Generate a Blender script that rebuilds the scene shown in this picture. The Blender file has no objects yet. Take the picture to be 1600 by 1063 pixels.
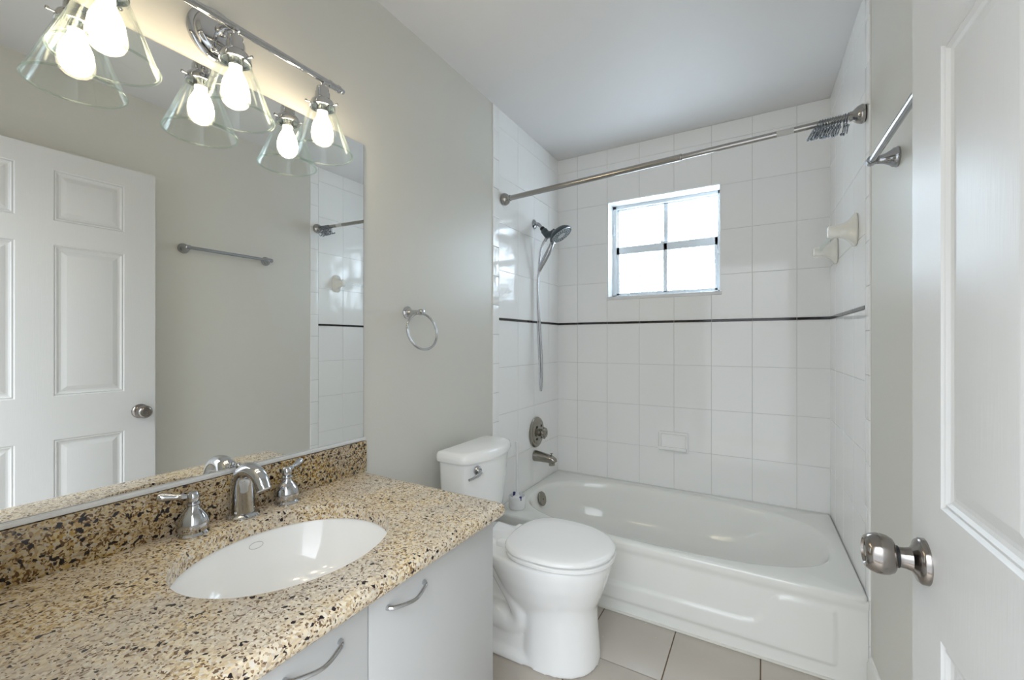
import bpy, bmesh, math, random
from mathutils import Vector, Matrix
random.seed(7)
PI = math.pi
SC = bpy.context.scene
COL = SC.collection

# ------------------------------------------------------------------ camera
CAMX, CAMZ = 1.2119, 1.193
cd = bpy.data.cameras.new('camera')
cd.sensor_width = 36.0
cd.lens = 667.48 / 1600 * 36.0
cd.shift_y = 2.85 / 1600
cd.clip_start = 0.01
cam = bpy.data.objects.new('camera', cd)
COL.objects.link(cam)
cam.location = (CAMX, 0.0, CAMZ)
cam.rotation_euler = (PI / 2, 0, 0.5286)
SC.camera = cam

# ------------------------------------------------------------------ light and exposure
WORLD = 0.80           # fill entering by the open doorway, standing in for the unseen hall
WINDOW = 6.2           # daylight glowing in the frosted panes
BULB = 11.5
w = bpy.data.worlds.new('hall_fill')
SC.world = w
w.use_nodes = True
w.node_tree.nodes['Background'].inputs[0].default_value = (0.88, 0.95, 1.02, 1)
w.node_tree.nodes['Background'].inputs[1].default_value = WORLD
_n, _l = w.node_tree.nodes, w.node_tree.links     # gradient added: fill grows brighter overhead to lift upward-facing surfaces
_tc = _n.new('ShaderNodeTexCoord'); _sp = _n.new('ShaderNodeSeparateXYZ'); _mr = _n.new('ShaderNodeMapRange')
_l.new(_tc.outputs['Generated'], _sp.inputs[0]); _l.new(_sp.outputs['Z'], _mr.inputs[0])
_mr.inputs[1].default_value = 0.05; _mr.inputs[2].default_value = 0.75; _mr.inputs[3].default_value = WORLD * 0.8; _mr.inputs[4].default_value = WORLD * 3.6
_l.new(_mr.outputs[0], _n['Background'].inputs[1])
pl = bpy.data.lights.new('doorway_portal', 'AREA')   # a sampling portal: gives off no light of its own
pl.shape = 'RECTANGLE'; pl.size = 0.86; pl.size_y = 2.06
pl.cycles.is_portal = True
po = bpy.data.objects.new('doorway_portal', pl)
COL.objects.link(po)
po.location = (1.07, -0.09, 1.03)
po.rotation_euler = (-PI / 2, 0, PI)
SC.view_settings.view_transform = 'Standard'
SC.view_settings.look = 'None'
SC.view_settings.exposure = 1.45
SC.view_settings.gamma = 1.0
SC.view_settings.use_curve_mapping = False
SC.cycles.max_bounces = 12
SC.cycles.diffuse_bounces = 8
SC.cycles.glossy_bounces = 6
SC.cycles.transmission_bounces = 8
SC.cycles.transparent_max_bounces = 24
SC.cycles.caustics_reflective = True
SC.cycles.caustics_refractive = False
SC.cycles.sample_clamp_indirect = 4.0
SC.cycles.use_denoising = True

# ------------------------------------------------------------------ materials
def sr(r, g, b):
    f = lambda c: (c / 12.92 if c <= 0.04045 else ((c + 0.055) / 1.055) ** 2.4)
    return (f(r / 255), f(g / 255), f(b / 255), 1)

class NT:
    def __init__(s, name):
        s.m = bpy.data.materials.new(name); s.m.use_nodes = True
        s.t = s.m.node_tree; s.n = s.t.nodes; s.b = s.n['Principled BSDF']; s.out = s.n['Material Output']
    def new(s, typ, **kw):
        n = s.n.new(typ)
        for k, v in kw.items(): setattr(n, k, v)
        return n
    def link(s, a, b): s.t.links.new(a, b)
    def set(s, **kw):
        for k, v in kw.items(): s.b.inputs[k.replace('_', ' ')].default_value = v

def simple(name, col, rough=0.5, metal=0.0, ior=1.5, bump=0.0, bscale=40, detail=2, dist=0.002, rvar=0.0, stretch=None):
    t = NT(name)
    t.set(Base_Color=col, Roughness=rough, Metallic=metal, IOR=ior)
    if bump or rvar:
        tc = t.new('ShaderNodeTexCoord'); ns = t.new('ShaderNodeTexNoise')
        ns.inputs['Scale'].default_value = bscale; ns.inputs['Detail'].default_value = detail
        src = tc.outputs['Object']
        if stretch:
            mp = t.new('ShaderNodeMapping'); mp.inputs['Scale'].default_value = stretch
            t.link(src, mp.inputs[0]); src = mp.outputs[0]
        t.link(src, ns.inputs['Vector'])
        if bump:
            bp = t.new('ShaderNodeBump'); bp.inputs['Strength'].default_value = bump; bp.inputs['Distance'].default_value = dist
            t.link(ns.outputs[0], bp.inputs['Height']); t.link(bp.outputs[0], t.b.inputs['Normal'])
        if rvar:
            mr = t.new('ShaderNodeMapRange')
            mr.inputs[3].default_value = rough - rvar; mr.inputs[4].default_value = rough + rvar
            t.link(ns.outputs[0], mr.inputs[0]); t.link(mr.outputs[0], t.b.inputs['Roughness'])
    return t.m

M = {}
M['paint'] = simple('grey_wall_paint', sr(213, 211, 203), 0.35, ior=1.5, bump=0.25, bscale=90, dist=0.001)
M['ceil'] = simple('ceiling_paint', sr(222, 221, 221), 0.55, bump=0.15, bscale=70, dist=0.001)
M['trim'] = simple('white_trim_paint', sr(236, 236, 232), 0.3, bump=0.05)
M['tile'] = simple('white_glazed_tile', sr(243, 243, 242), 0.07, ior=1.5, bump=0.06, bscale=9, dist=0.004, detail=1)
M['grout'] = simple('pale_grout', sr(214, 213, 210), 0.8, bump=0.2, bscale=200)
M['accent'] = simple('black_liner_tile', sr(30, 20, 22), 0.08, ior=1.6)
M['floor_tile'] = simple('cream_floor_tile', sr(190, 182, 172), 0.25, bump=0.08, bscale=30, rvar=0.05)
M['floor_grout'] = simple('brown_floor_grout', sr(112, 92, 72), 0.85, bump=0.3, bscale=200)
M['door'] = simple('white_door_paint', sr(213, 213, 212), 0.38, ior=1.5, bump=0.22, bscale=35, detail=4, dist=0.0012, stretch=(1, 7, 0.5))
M['porcelain'] = simple('white_porcelain', sr(246, 246, 245), 0.06, ior=1.55)
M['enamel'] = simple('white_tub_enamel', sr(235, 235, 231), 0.09, ior=1.55)
M['seat'] = simple('white_seat_plastic', sr(248, 248, 247), 0.16)
M['plastic'] = simple('white_plastic', sr(238, 238, 238), 0.25)
M['blue'] = simple('blue_plastic', sr(52, 62, 120), 0.35)
M['cab'] = simple('white_cabinet_laminate', sr(192, 192, 191), 0.34, bump=0.03, bscale=60)
M['gap'] = simple('cabinet_interior', sr(120, 118, 112), 0.7)
M['chrome'] = simple('polished_chrome', (0.56, 0.57, 0.59, 1), 0.05, 1.0)
M['hookmetal'] = simple('hook_chrome', (0.30, 0.33, 0.37, 1), 0.15, 1.0)
M['alu'] = simple('bright_aluminium', (0.78, 0.79, 0.80, 1), 0.4, 0.5)
M['darkchrome'] = simple('dark_chrome', (0.42, 0.43, 0.45, 1), 0.13, 1.0)
M['nickel'] = simple('brushed_nickel', (0.31, 0.285, 0.265, 1), 0.17, 1.0, bump=0.05, bscale=120)
M['steel'] = simple('satin_steel', (0.40, 0.385, 0.37, 1), 0.18, 1.0, rvar=0.05, bscale=30)
M['pewter'] = simple('aged_pewter', (0.33, 0.31, 0.27, 1), 0.25, 1.0, bump=0.08, bscale=60)
M['hose'] = simple('steel_hose', (0.5, 0.5, 0.52, 1), 0.25, 1.0)
M['charcoal'] = simple('charcoal_plastic', sr(64, 74, 80), 0.3)
M['black'] = simple('black_rubber', sr(18, 18, 20), 0.5)
M['winframe'] = simple('grey_window_aluminium', sr(222, 229, 235), 0.4, bump=0.04)
M['marble'] = simple('pale_marble_sill', sr(226, 226, 226), 0.2, rvar=0.08, bscale=25)
M['mirror'] = simple('mirror_silver', (0.93, 0.94, 0.93, 1), 0.0, 1.0)
M['mirroredge'] = simple('mirror_edge_glass', sr(70, 78, 76), 0.2)
M['ceramic'] = simple('ivory_ceramic', sr(232, 230, 222), 0.1, ior=1.55)
M['sticker'] = simple('paper_label', sr(200, 200, 198), 0.6)
M['caulk'] = simple('white_caulk', sr(226, 224, 216), 0.5)

def mat_granite(name, d2, d3, s3, mul, sat):
    t = NT(name)
    tc = t.new('ShaderNodeTexCoord')
    wn = t.new('ShaderNodeTexNoise'); wn.inputs['Scale'].default_value = 55; wn.inputs['Detail'].default_value = 3
    t.link(tc.outputs['Object'], wn.inputs['Vector'])
    sc = t.new('ShaderNodeVectorMath', operation='SCALE'); sc.inputs['Scale'].default_value = 0.016
    t.link(wn.outputs['Color'], sc.inputs[0])
    ad = t.new('ShaderNodeVectorMath', operation='ADD')
    t.link(tc.outputs['Object'], ad.inputs[0]); t.link(sc.outputs[0], ad.inputs[1])
    def vor(s):
        v = t.new('ShaderNodeTexVoronoi'); v.inputs['Scale'].default_value = s
        t.link(ad.outputs[0], v.inputs['Vector'])
        sp = t.new('ShaderNodeSeparateColor'); t.link(v.outputs['Color'], sp.inputs[0])
        return sp
    def ramp(pts, mode='CONSTANT'):
        r = t.new('ShaderNodeValToRGB'); r.color_ramp.interpolation = mode
        e = r.color_ramp.elements
        while len(e) < len(pts): e.new(0.5)
        for el, (p, c) in zip(e, pts): el.position = p; el.color = c
        return r
    v1 = vor(210)
    r1 = ramp([(0, sr(230, 214, 182)), (0.2, sr(212, 188, 146)), (0.4, sr(222, 214, 200)), (0.55, sr(196, 170, 126)),
               (0.68, sr(226, 212, 184)), (0.82, sr(186, 168, 146)), (0.92, sr(150, 120, 86))])
    t.link(v1.outputs[0], r1.inputs[0])
    v1b = vor(210)
    r1g = ramp([(0, sr(208, 194, 172)), (0.3, sr(202, 190, 176)), (0.5, sr(222, 212, 194)), (0.7, sr(190, 176, 160)), (0.88, sr(160, 146, 132))])
    t.link(v1b.outputs[1], r1g.inputs[0])
    bn = t.new('ShaderNodeTexNoise'); bn.inputs['Scale'].default_value = 7; bn.inputs['Detail'].default_value = 3
    t.link(tc.outputs['Object'], bn.inputs['Vector'])
    bf = ramp([(0.40, (0, 0, 0, 1)), (0.66, (1, 1, 1, 1))], 'LINEAR'); t.link(bn.outputs[0], bf.inputs[0])
    mx = t.new('ShaderNodeMix', data_type='RGBA')
    t.link(bf.outputs[0], mx.inputs[0]); t.link(r1.outputs[0], mx.inputs[6]); t.link(r1g.outputs[0], mx.inputs[7])
    # dark flecks in two sizes
    v2 = vor(300); f2 = ramp([(0, (1, 1, 1, 1)), (d2, (0, 0, 0, 1))]); t.link(v2.outputs[2], f2.inputs[0])
    v3 = vor(s3); f3 = ramp([(0, (1, 1, 1, 1)), (d3, (0, 0, 0, 1))]); t.link(v3.outputs[1], f3.inputs[0])
    m2 = t.new('ShaderNodeMix', data_type='RGBA'); m2.inputs[7].default_value = sr(112, 90, 70)
    t.link(f2.outputs[0], m2.inputs[0]); t.link(mx.outputs[2], m2.inputs[6])
    m3 = t.new('ShaderNodeMix', data_type='RGBA'); m3.inputs[7].default_value = sr(34, 28, 30)
    t.link(f3.outputs[0], m3.inputs[0]); t.link(m2.outputs[2], m3.inputs[6])
    hs = t.new('ShaderNodeHueSaturation'); hs.inputs['Saturation'].default_value = sat; hs.inputs['Value'].default_value = mul
    t.link(m3.outputs[2], hs.inputs['Color']); t.link(hs.outputs[0], t.b.inputs['Base Color'])
    t.set(Roughness=0.16, IOR=1.5)
    return t.m
M['granite'] = mat_granite('speckled_granite', 0.12, 0.026, 165, 0.99, 1.0)
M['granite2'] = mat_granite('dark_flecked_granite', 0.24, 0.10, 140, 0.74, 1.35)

def mat_glass(name, tint, edge):
    t = NT(name)
    lw = t.new('ShaderNodeLayerWeight'); lw.inputs['Blend'].default_value = 0.5
    pw = t.new('ShaderNodeMath', operation='POWER'); pw.inputs[1].default_value = 4.0
    t.link(lw.outputs['Facing'], pw.inputs[0])
    mu = t.new('ShaderNodeMath', operation='MULTIPLY_ADD'); mu.inputs[1].default_value = edge; mu.inputs[2].default_value = 0.03
    mu.use_clamp = True
    t.link(pw.outputs[0], mu.inputs[0])
    tr = t.new('ShaderNodeBsdfTransparent'); tr.inputs[0].default_value = tint
    gl = t.new('ShaderNodeBsdfGlossy'); gl.inputs['Roughness'].default_value = 0.03; gl.inputs[0].default_value = (0.95, 1, 0.98, 1)
    mx = t.new('ShaderNodeMixShader')
    t.link(mu.outputs[0], mx.inputs[0]); t.link(tr.outputs[0], mx.inputs[1]); t.link(gl.outputs[0], mx.inputs[2])
    t.link(mx.outputs[0], t.out.inputs[0])
    return t.m
M['shade'] = mat_glass('clear_shade_glass', (0.97, 0.98, 0.97, 1), 0.9)
M['shaderim'] = mat_glass('shade_rim_glass', (0.86, 0.90, 0.87, 1), 0.7)
M['acrylic'] = mat_glass('clear_acrylic', (0.95, 0.96, 0.96, 1), 1.0)

def mat_bulb():
    t = NT('lit_bulb_glass')
    t.set(Base_Color=(1, 1, 1, 1), Roughness=0.3)
    t.b.inputs['Emission Color'].default_value = (1.0, 0.80, 0.56, 1)
    t.b.inputs['Emission Strength'].default_value = BULB
    return t.m
M['bulb'] = mat_bulb()

def mat_pane():
    t = NT('frosted_daylit_glass')
    tc = t.new('ShaderNodeTexCoord')
    mp = t.new('ShaderNodeMapping'); mp.inputs['Scale'].default_value = (1, 1, 0.45)
    t.link(tc.outputs['Object'], mp.inputs[0])
    n1 = t.new('ShaderNodeTexNoise'); n1.inputs['Scale'].default_value = 110; n1.inputs['Detail'].default_value = 2
    t.link(mp.outputs[0], n1.inputs['Vector'])
    n2 = t.new('ShaderNodeTexNoise'); n2.inputs['Scale'].default_value = 5.5; n2.inputs['Detail'].default_value = 1
    t.link(tc.outputs['Object'], n2.inputs['Vector'])
    ad = t.new('ShaderNodeMath', operation='MULTIPLY_ADD'); ad.inputs[1].default_value = 0.9; t.link(n2.outputs[0], ad.inputs[0]); t.link(n1.outputs[0], ad.inputs[2])
    mu = t.new('ShaderNodeMapRange'); mu.inputs[1].default_value = 0.86; mu.inputs[2].default_value = 1.15; mu.inputs[3].default_value = 0.052; mu.inputs[4].default_value = 1.0
    t.link(ad.outputs[0], mu.inputs[0])
    ms = t.new('ShaderNodeMath', operation='MULTIPLY'); ms.inputs[1].default_value = WINDOW; t.link(mu.outputs[0], ms.inputs[0])
    t.b.inputs['Emission Color'].default_value = (0.71, 0.86, 1.0, 1)
    t.link(ms.outputs[0], t.b.inputs['Emission Strength'])
    t.set(Base_Color=sr(200, 210, 215), Roughness=0.35)
    return t.m
M['pane'] = mat_pane()

# ------------------------------------------------------------------ mesh helpers
def BM(): return bmesh.new()

def box(bm, x0, x1, y0, y1, z0, z1, bev=0.0, seg=2):
    r = bmesh.ops.create_cube(bm, size=1.0)
    vs = r['verts']
    bmesh.ops.scale(bm, vec=(x1 - x0, y1 - y0, z1 - z0), verts=vs)
    bmesh.ops.translate(bm, vec=((x0 + x1) / 2, (y0 + y1) / 2, (z0 + z1) / 2), verts=vs)
    if bev > 0:
        es = list({e for v in vs for e in v.link_edges})
        bmesh.ops.bevel(bm, geom=es, offset=bev, segments=seg, profile=0.5, affect='EDGES')

def frame_for(axis):
    a = Vector(axis).normalized()
    h = Vector((0, 0, 1)) if abs(a.z) < 0.9 else Vector((1, 0, 0))
    u = h.cross(a).normalized(); v = a.cross(u)
    return a, u, v

def ringloft(bm, rings, cap0=True, cap1=True, closed=False):
    R = [[bm.verts.new(p) for p in ring] for ring in rings]
    n = len(R[0])
    pairs = list(zip(R[:-1], R[1:]))
    if closed: pairs.append((R[-1], R[0]))
    for a, b in pairs:
        for i in range(n):
            j = (i + 1) % n
            try: bm.faces.new((a[i], a[j], b[j], b[i]))
            except ValueError: pass
    if not closed:
        if cap0: bm.faces.new(list(reversed(R[0])))
        if cap1: bm.faces.new(R[-1])
    return R

def lathe(bm, prof, origin, axis=(0, 0, 1), seg=32, closed=False, sx=1.0, sy=1.0):
    a, u, v = frame_for(axis)
    o = Vector(origin)
    rings = []
    for r, h in prof:
        r = max(r, 1e-5)
        rings.append([o + a * h + u * (r * sx * math.cos(2 * PI * k / seg)) + v * (r * sy * math.sin(2 * PI * k / seg)) for k in range(seg)])
    ringloft(bm, rings, closed=closed)

def smooth_path(pts, n=8):
    P = [Vector(p) for p in pts]
    P = [P[0] * 2 - P[1]] + P + [P[-1] * 2 - P[-2]]
    out = []
    for i in range(1, len(P) - 2):
        for k in range(n):
            t = k / n
            p0, p1, p2, p3 = P[i - 1], P[i], P[i + 1], P[i + 2]
            out.append(0.5 * ((2 * p1) + (p2 - p0) * t + (2 * p0 - 5 * p1 + 4 * p2 - p3) * t * t + (3 * p1 - p0 - 3 * p2 + p3) * t ** 3))
    out.append(P[-2].copy())
    return out

def lerp_list(vals, n):
    out = []
    for i in range(len(vals) - 1):
        for k in range(n): out.append(vals[i] + (vals[i + 1] - vals[i]) * (k / n))
    out.append(vals[-1]); return out

def tube(bm, pts, rad, seg=12, closed=False, flat=1.0):
    P = [Vector(p) for p in pts]; n = len(P)
    if not hasattr(rad, '__len__'): rad = [rad] * n
    T = []
    for i in range(n):
        a = P[(i - 1) % n] if (closed or i > 0) else P[i]
        b = P[(i + 1) % n] if (closed or i < n - 1) else P[i]
        T.append((b - a).normalized())
    _, u, _ = frame_for(T[0])
    rings = []
    for i in range(n):
        u = (u - T[i] * u.dot(T[i])).normalized(); v = T[i].cross(u)
        rings.append([P[i] + u * (rad[i] * math.cos(2 * PI * k / seg)) + v * (rad[i] * flat * math.sin(2 * PI * k / seg)) for k in range(seg)])
    ringloft(bm, rings, closed=closed)

def ball(bm, c, r, scale=(1, 1, 1), seg=20, rings=12):
    R = bmesh.ops.create_uvsphere(bm, u_segments=seg, v_segments=rings, radius=r)
    bmesh.ops.scale(bm, vec=scale, verts=R['verts'])
    bmesh.ops.translate(bm, vec=c, verts=R['verts'])

def torus(bm, c, R, r, axis=(0, 0, 1), seg=40, s2=10):
    a, u, v = frame_for(axis); c = Vector(c)
    tube(bm, [c + u * (R * math.cos(2 * PI * k / seg)) + v * (R * math.sin(2 * PI * k / seg)) for k in range(seg)], r, s2, closed=True)

def polyprism(bm, pts_bottom, offset):
    off = Vector(offset)
    a = [bm.verts.new(p) for p in pts_bottom]; b = [bm.verts.new(Vector(p) + off) for p in pts_bottom]
    n = len(a)
    bm.faces.new(list(reversed(a))); bm.faces.new(b)
    for i in range(n): bm.faces.new((a[i], a[(i + 1) % n], b[(i + 1) % n], b[i]))

def root_of(o):
    while o.parent: o = o.parent
    return o

def obj(name, bm, mat, parent=None, smooth=True, angle=38, origin=None):
    """One mesh object; points are given in room coordinates."""
    bmesh.ops.recalc_face_normals(bm, faces=bm.faces[:])
    if smooth:
        lim = math.radians(angle)
        for f in bm.faces: f.smooth = True
        for e in bm.edges:
            if len(e.link_faces) == 2 and e.calc_face_angle(0) > lim: e.smooth = False
    org = Vector(root_of(parent).location) if parent else Vector(origin if origin else (0, 0, 0))
    if org.length: bmesh.ops.translate(bm, vec=-org, verts=bm.verts[:])
    me = bpy.data.meshes.new(name); bm.to_mesh(me); bm.free()
    mats = mat if isinstance(mat, (list, tuple)) else [mat]
    for m in mats: me.materials.append(m)
    o = bpy.data.objects.new(name, me); COL.objects.link(o)
    if parent: o.parent = parent
    elif origin: o.location = org
    return o

def tag(o, label, cat, group=None):
    o['label'] = label; o['category'] = cat
    if group: o['group'] = group
    return o

def thing(name, label, cat, loc, group=None):
    o = bpy.data.objects.new(name, None); COL.objects.link(o)
    o.location = loc; o.empty_display_size = 0.05
    return tag(o, label, cat, group)

def struct(name, bm, mat, parent=None, smooth=False, **kw):
    o = obj(name, bm, mat, parent, smooth=smooth, **kw)
    if not parent: o['kind'] = 'structure'
    return o

# ------------------------------------------------------------------ room dimensions
D = 2.7008; HC = 2.438; YF = 0.08
TAN = 0.01875
def RX(y): return 1.518 + (D - y) * TAN
WX0, WX1, WZ0, WZ1 = 0.352, 1.009, 1.480, 2.094     # window opening in the back wall

# ------------------------------------------------------------------ tiles built as real relief
def tilepoly(bm, poly, P, N, h=0.003, ins=0.0008, bev=0.0009, tilt=0.00035):
    """poly: axis-aligned outline (u, v), counter-clockwise; P maps (u, v) to a room point."""
    n = len(poly)
    def inset(d):
        out = []
        for i in range(n):
            u, v = poly[i]; ox = oy = 0
            for (a, b) in ((poly[i - 1], poly[i]), (poly[i], poly[(i + 1) % n])):
                ex, ey = b[0] - a[0], b[1] - a[1]; L = math.hypot(ex, ey)
                ox += -ey / L * d; oy += ex / L * d
            out.append((u + ox, v + oy))
        return out
    ta, tb = random.uniform(-tilt, tilt), random.uniform(-tilt, tilt)
    us = [p[0] for p in poly]; vs = [p[1] for p in poly]
    uc, vc = (min(us) + max(us)) / 2, (min(vs) + max(vs)) / 2
    su, sv = max(max(us) - min(us), 0.05), max(max(vs) - min(vs), 0.05)
    rings = []
    for d, hh in ((ins, -0.001), (ins, h * 0.6), (ins + bev * 0.35, h * 0.9), (ins + bev, h)):
        ring = []
        for (u, v) in inset(d):
            hx = hh + (ta * (u - uc) / su + tb * (v - vc) / sv if hh > h * 0.5 else 0)
            ring.append(P(u, v) + N * hx)
        rings.append(ring)
    ringloft(bm, rings, cap0=False)

ROWS_UP = [1.3215 + 0.2545 * k for k in range(5)] + [HC]
ROWS_DN = [1.3085 - 0.2535 * k for k in range(5)]
ROWS = [(ROWS_DN[k + 1], ROWS_DN[k]) for k in range(4)] + [(ROWS_UP[k], ROWS_UP[k + 1]) for k in range(5)]
R4 = lambda u0, u1, v0, v1: [(u0, v0), (u1, v0), (u1, v1), (u0, v1)]

# back wall -----------------------------------------------------------------
bm = BM()
t = 0.15
box(bm, -0.15, WX0, D, D + t, 0, HC); box(bm, WX1, 1.75, D, D + t, 0, HC)
box(bm, WX0, WX1, D, D + t, 0, WZ0); box(bm, WX0, WX1, D, D + t, WZ1, HC)
for f in bm.faces: f.material_index = 1
cols = [0.0, 0.1457] + [0.1457 + 0.2045 * k for k in range(1, 7)] + [1.518]
Pb = lambda u, v: Vector((u, D, v)); Nb = Vector((0, -1, 0))
for a, b in zip(cols[:-1], cols[1:]):
    for v0, v1 in ROWS:
        if v1 < 0.30: continue
        inx = a < WX1 - 0.001 and b > WX0 + 0.01
        if inx and v0 < WZ1 - 0.03 and v1 > WZ0:
            if v0 < WZ0:
                if b > WX1: tilepoly(bm, [(a, v0), (b, v0), (b, v1), (WX1, v1), (WX1, WZ0), (a, WZ0)], Pb, Nb)
                else: tilepoly(bm, R4(a, b, v0, WZ0), Pb, Nb)
            elif b > WX1: tilepoly(bm, R4(WX1, b, v0, v1), Pb, Nb)
            continue
        if inx and v0 < WZ1 < v1:
            if b > WX1: tilepoly(bm, [(WX1, v0), (b, v0), (b, v1), (a, v1), (a, WZ1), (WX1, WZ1)], Pb, Nb)
            else: tilepoly(bm, R4(a, b, WZ1, v1), Pb, Nb)
            continue
        tilepoly(bm, R4(a, b, v0, v1), Pb, Nb)
# window reveal tiles
rv = 0.115
for z0, z1 in ((WZ0, 1.60), (1.60, 1.80), (1.80, 2.0), (2.0, WZ1)):
    tilepoly(bm, R4(D, D + rv, z0, z1), lambda u, v: Vector((WX0, u, v)), Vector((1, 0, 0)), h=0.003)
    tilepoly(bm, R4(D, D + rv, z0, z1), lambda u, v: Vector((WX1, u, v)), Vector((-1, 0, 0)), h=0.003)
for a, b in ((WX0, 0.5547), (0.5547, 0.759), (0.759, WX1)):
    tilepoly(bm, R4(a, b, D, D + rv), lambda u, v: Vector((u, v, WZ1)), Vector((0, 0, -1)), h=0.003)
struct('wall_back', bm, [M['tile'], M['grout']], smooth=True, angle=25)

# left wall ----------------------------------------------------------------------
YT = 1.871            # the tiles begin here on the left wall
bm = BM()
box(bm, -0.15, 0.0, YF - 0.15, YT, 0, HC)
struct('wall_left', bm, M['paint'])
bm = BM()
box(bm, -0.15, 0.001, YT, D, 0, HC)
for f in bm.faces: f.material_index = 1
Pl = lambda u, v: Vector((0.001, u, v)); Nl = Vector((1, 0, 0))
cy = [1.931, 2.1355, 2.340, 2.5445, D]
for a, b in zip(cy[:-1], cy[1:]):
    for v0, v1 in ROWS:
        if v1 > 0.30: tilepoly(bm, R4(a, b, v0, v1), Pl, Nl)
zz = [0.0]
while zz[-1] < HC - 0.02: zz.append(min(zz[-1] + 0.154, HC))
for v0, v1 in zip(zz[:-1], zz[1:]): tilepoly(bm, R4(YT, 1.931, v0, v1), Pl, Nl, h=0.005, bev=0.004)
struct('wall_left_tiled', bm, [M['tile'], M['grout']], smooth=True, angle=25)

# right wall (a touch out of square) -------------------------------------------
YR = 1.868
bm = BM()
for (ya, yb, mi) in ((YF - 0.15, YR, 2), (YR, D + 0.0, 1)):
    e = 0.001 if mi == 1 else 0.0
    n0 = len(bm.faces)
    pts = [(RX(ya) - e, ya, 0), (1.75, ya, 0), (1.75, yb, 0), (RX(yb) - e, yb, 0)]
    polyprism(bm, [Vector(p) for p in pts], (0, 0, HC))
    bm.faces.ensure_lookup_table()
    for f in bm.faces[n0:]: f.material_index = mi
Pr = lambda u, v: Vector((RX(u) - 0.001, u, v)); Nr = Vector((-1, -TAN, 0)).normalized()
for a, b in zip(cy[:-1], cy[1:]):
    for v0, v1 in ROWS:
        if v1 > 0.30: tilepoly(bm, list(reversed(R4(a, b, v0, v1)))[::-1], Pr, Nr)
for v0, v1 in zip(zz[:-1], zz[1:]): tilepoly(bm, R4(YR, 1.931, v0, v1), Pr, Nr, h=0.005, bev=0.004)
struct('wall_right', bm, [M['tile'], M['grout'], M['paint']], smooth=True, angle=25)

# accent liner: one strip of black pencil tiles per wall --------------------------
bm = BM()
for a, b in zip(cols[:-1], cols[1:]): box(bm, a + 0.0012, b - 0.0012, D - 0.006, D + 0.002, 1.3088, 1.3212, 0.0012)
struct('trim_1', bm, M['accent'])
bm = BM()
for a, b in zip(cy[:-1], cy[1:]): box(bm, -0.001, 0.0065, a + 0.0012, b - 0.0012, 1.3088, 1.3212, 0.0012)
struct('trim_2', bm, M['accent'])
bm = BM()
for a, b in zip(cy[:-1], cy[1:]):
    pts = [(RX(a) - 0.0065, a + 0.0012, 1.3088), (RX(a) + 0.001, a + 0.0012, 1.3088), (RX(b) + 0.001, b - 0.0012, 1.3088), (RX(b) - 0.0065, b - 0.0012, 1.3088)]
    polyprism(bm, [Vector(p) for p in pts], (0, 0, 0.0124))
struct('trim_3', bm, M['accent'])

# front wall with the open doorway (behind the camera) ----------------------------
DX0, DX1 = 0.645, 1.497
bm = BM()
box(bm, -0.15, DX0, YF - 0.15, YF, 0, HC); box(bm, DX1, RX(YF), YF - 0.15, YF, 0, HC)
box(bm, DX0, DX1, YF - 0.15, YF, 2.06, HC)
struct('wall_front', bm, M['paint'])
bm = BM()
box(bm, DX0 - 0.001, DX0 + 0.018, YF - 0.15, YF, 0, 2.06, 0.002); box(bm, DX1 - 0.018, DX1 + 0.001, YF - 0.15, YF, 0, 2.06, 0.002)
box(bm, DX0, DX1, YF - 0.15, YF, 2.042, 2.061, 0.002)
struct('trim_4', bm, M['trim'])

# ceiling and floor ----------------------------------------------------------------
bm = BM(); box(bm, -0.15, 1.75, YF - 0.15, D + 0.15, HC, HC + 0.12); struct('ceiling', bm, M['ceil'])
bm = BM()
box(bm, -0.15, 1.75, -0.6, D + 0.15, -0.12, -0.003)
for f in bm.faces: f.material_index = 1
xs = [0.0, 0.302 * 1, 0.605, 0.907, 1.209, 1.511, 1.60]; ys = [1.56 + 0.302 * k for k in range(-6, 2)]
for a, b in zip(xs[:-1], xs[1:]):
    for c, d in zip(ys[:-1], ys[1:]):
        tilepoly(bm, R4(a, b, c, d), lambda u, v: Vector((u, v, -0.003)), Vector((0, 0, 1)), h=0.003, ins=0.002, bev=0.0012, tilt=0.0002)
struct('floor', bm, [M['floor_tile'], M['floor_grout']], smooth=True, angle=25)

# baseboards --------------------------------------------------------------------------
bm = BM()
ya, yb = 1.02, YR - 0.02
prof = [(0, 0), (0.013, 0), (0.013, 0.105), (0.009, 0.122), (0.004, 0.128), (0, 0.129)]
rings = [[Vector((RX(y) - p[0], y, p[1])) for p in prof] for y in (0.14, YR - 0.012)]
ringloft(bm, rings); struct('baseboard_right', bm, M['trim'])
bm = BM()
ringloft(bm, [[Vector((p[0], y, p[1])) for p in prof] for y in (1.01, 1.845)]); struct('baseboard_left', bm, M['trim'])

# ------------------------------------------------------------------ window
win = bpy.data.objects.new('window_1', None); COL.objects.link(win); win['kind'] = 'structure'
win.location = ((WX0 + WX1) / 2, D + 0.11, WZ0)
win['label'] = 'small white framed window with four frosted panes above the bathtub'; win['category'] = 'window'
y0 = D + 0.098
bm = BM()   # outer frame
fx0, fx1, fz0, fz1 = WX0 + 0.003, WX1 - 0.003, WZ0 + 0.004, WZ1 - 0.003
for a in ((fx0, fx0 + 0.026, fz0, fz1), (fx1 - 0.018, fx1, fz0, fz1), (fx0, fx1, fz1 - 0.02, fz1), (fx0, fx1, fz0, fz0 + 0.018)):
    box(bm, a[0], a[1], y0, y0 + 0.05, a[2], a[3], 0.002)
obj('window_frame', bm, M['winframe'], win, smooth=False)
xm0, xm1, zr0, zr1 = 0.678, 0.702, 1.771, 1.818
bm = BM()   # upper sash, set back
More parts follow.
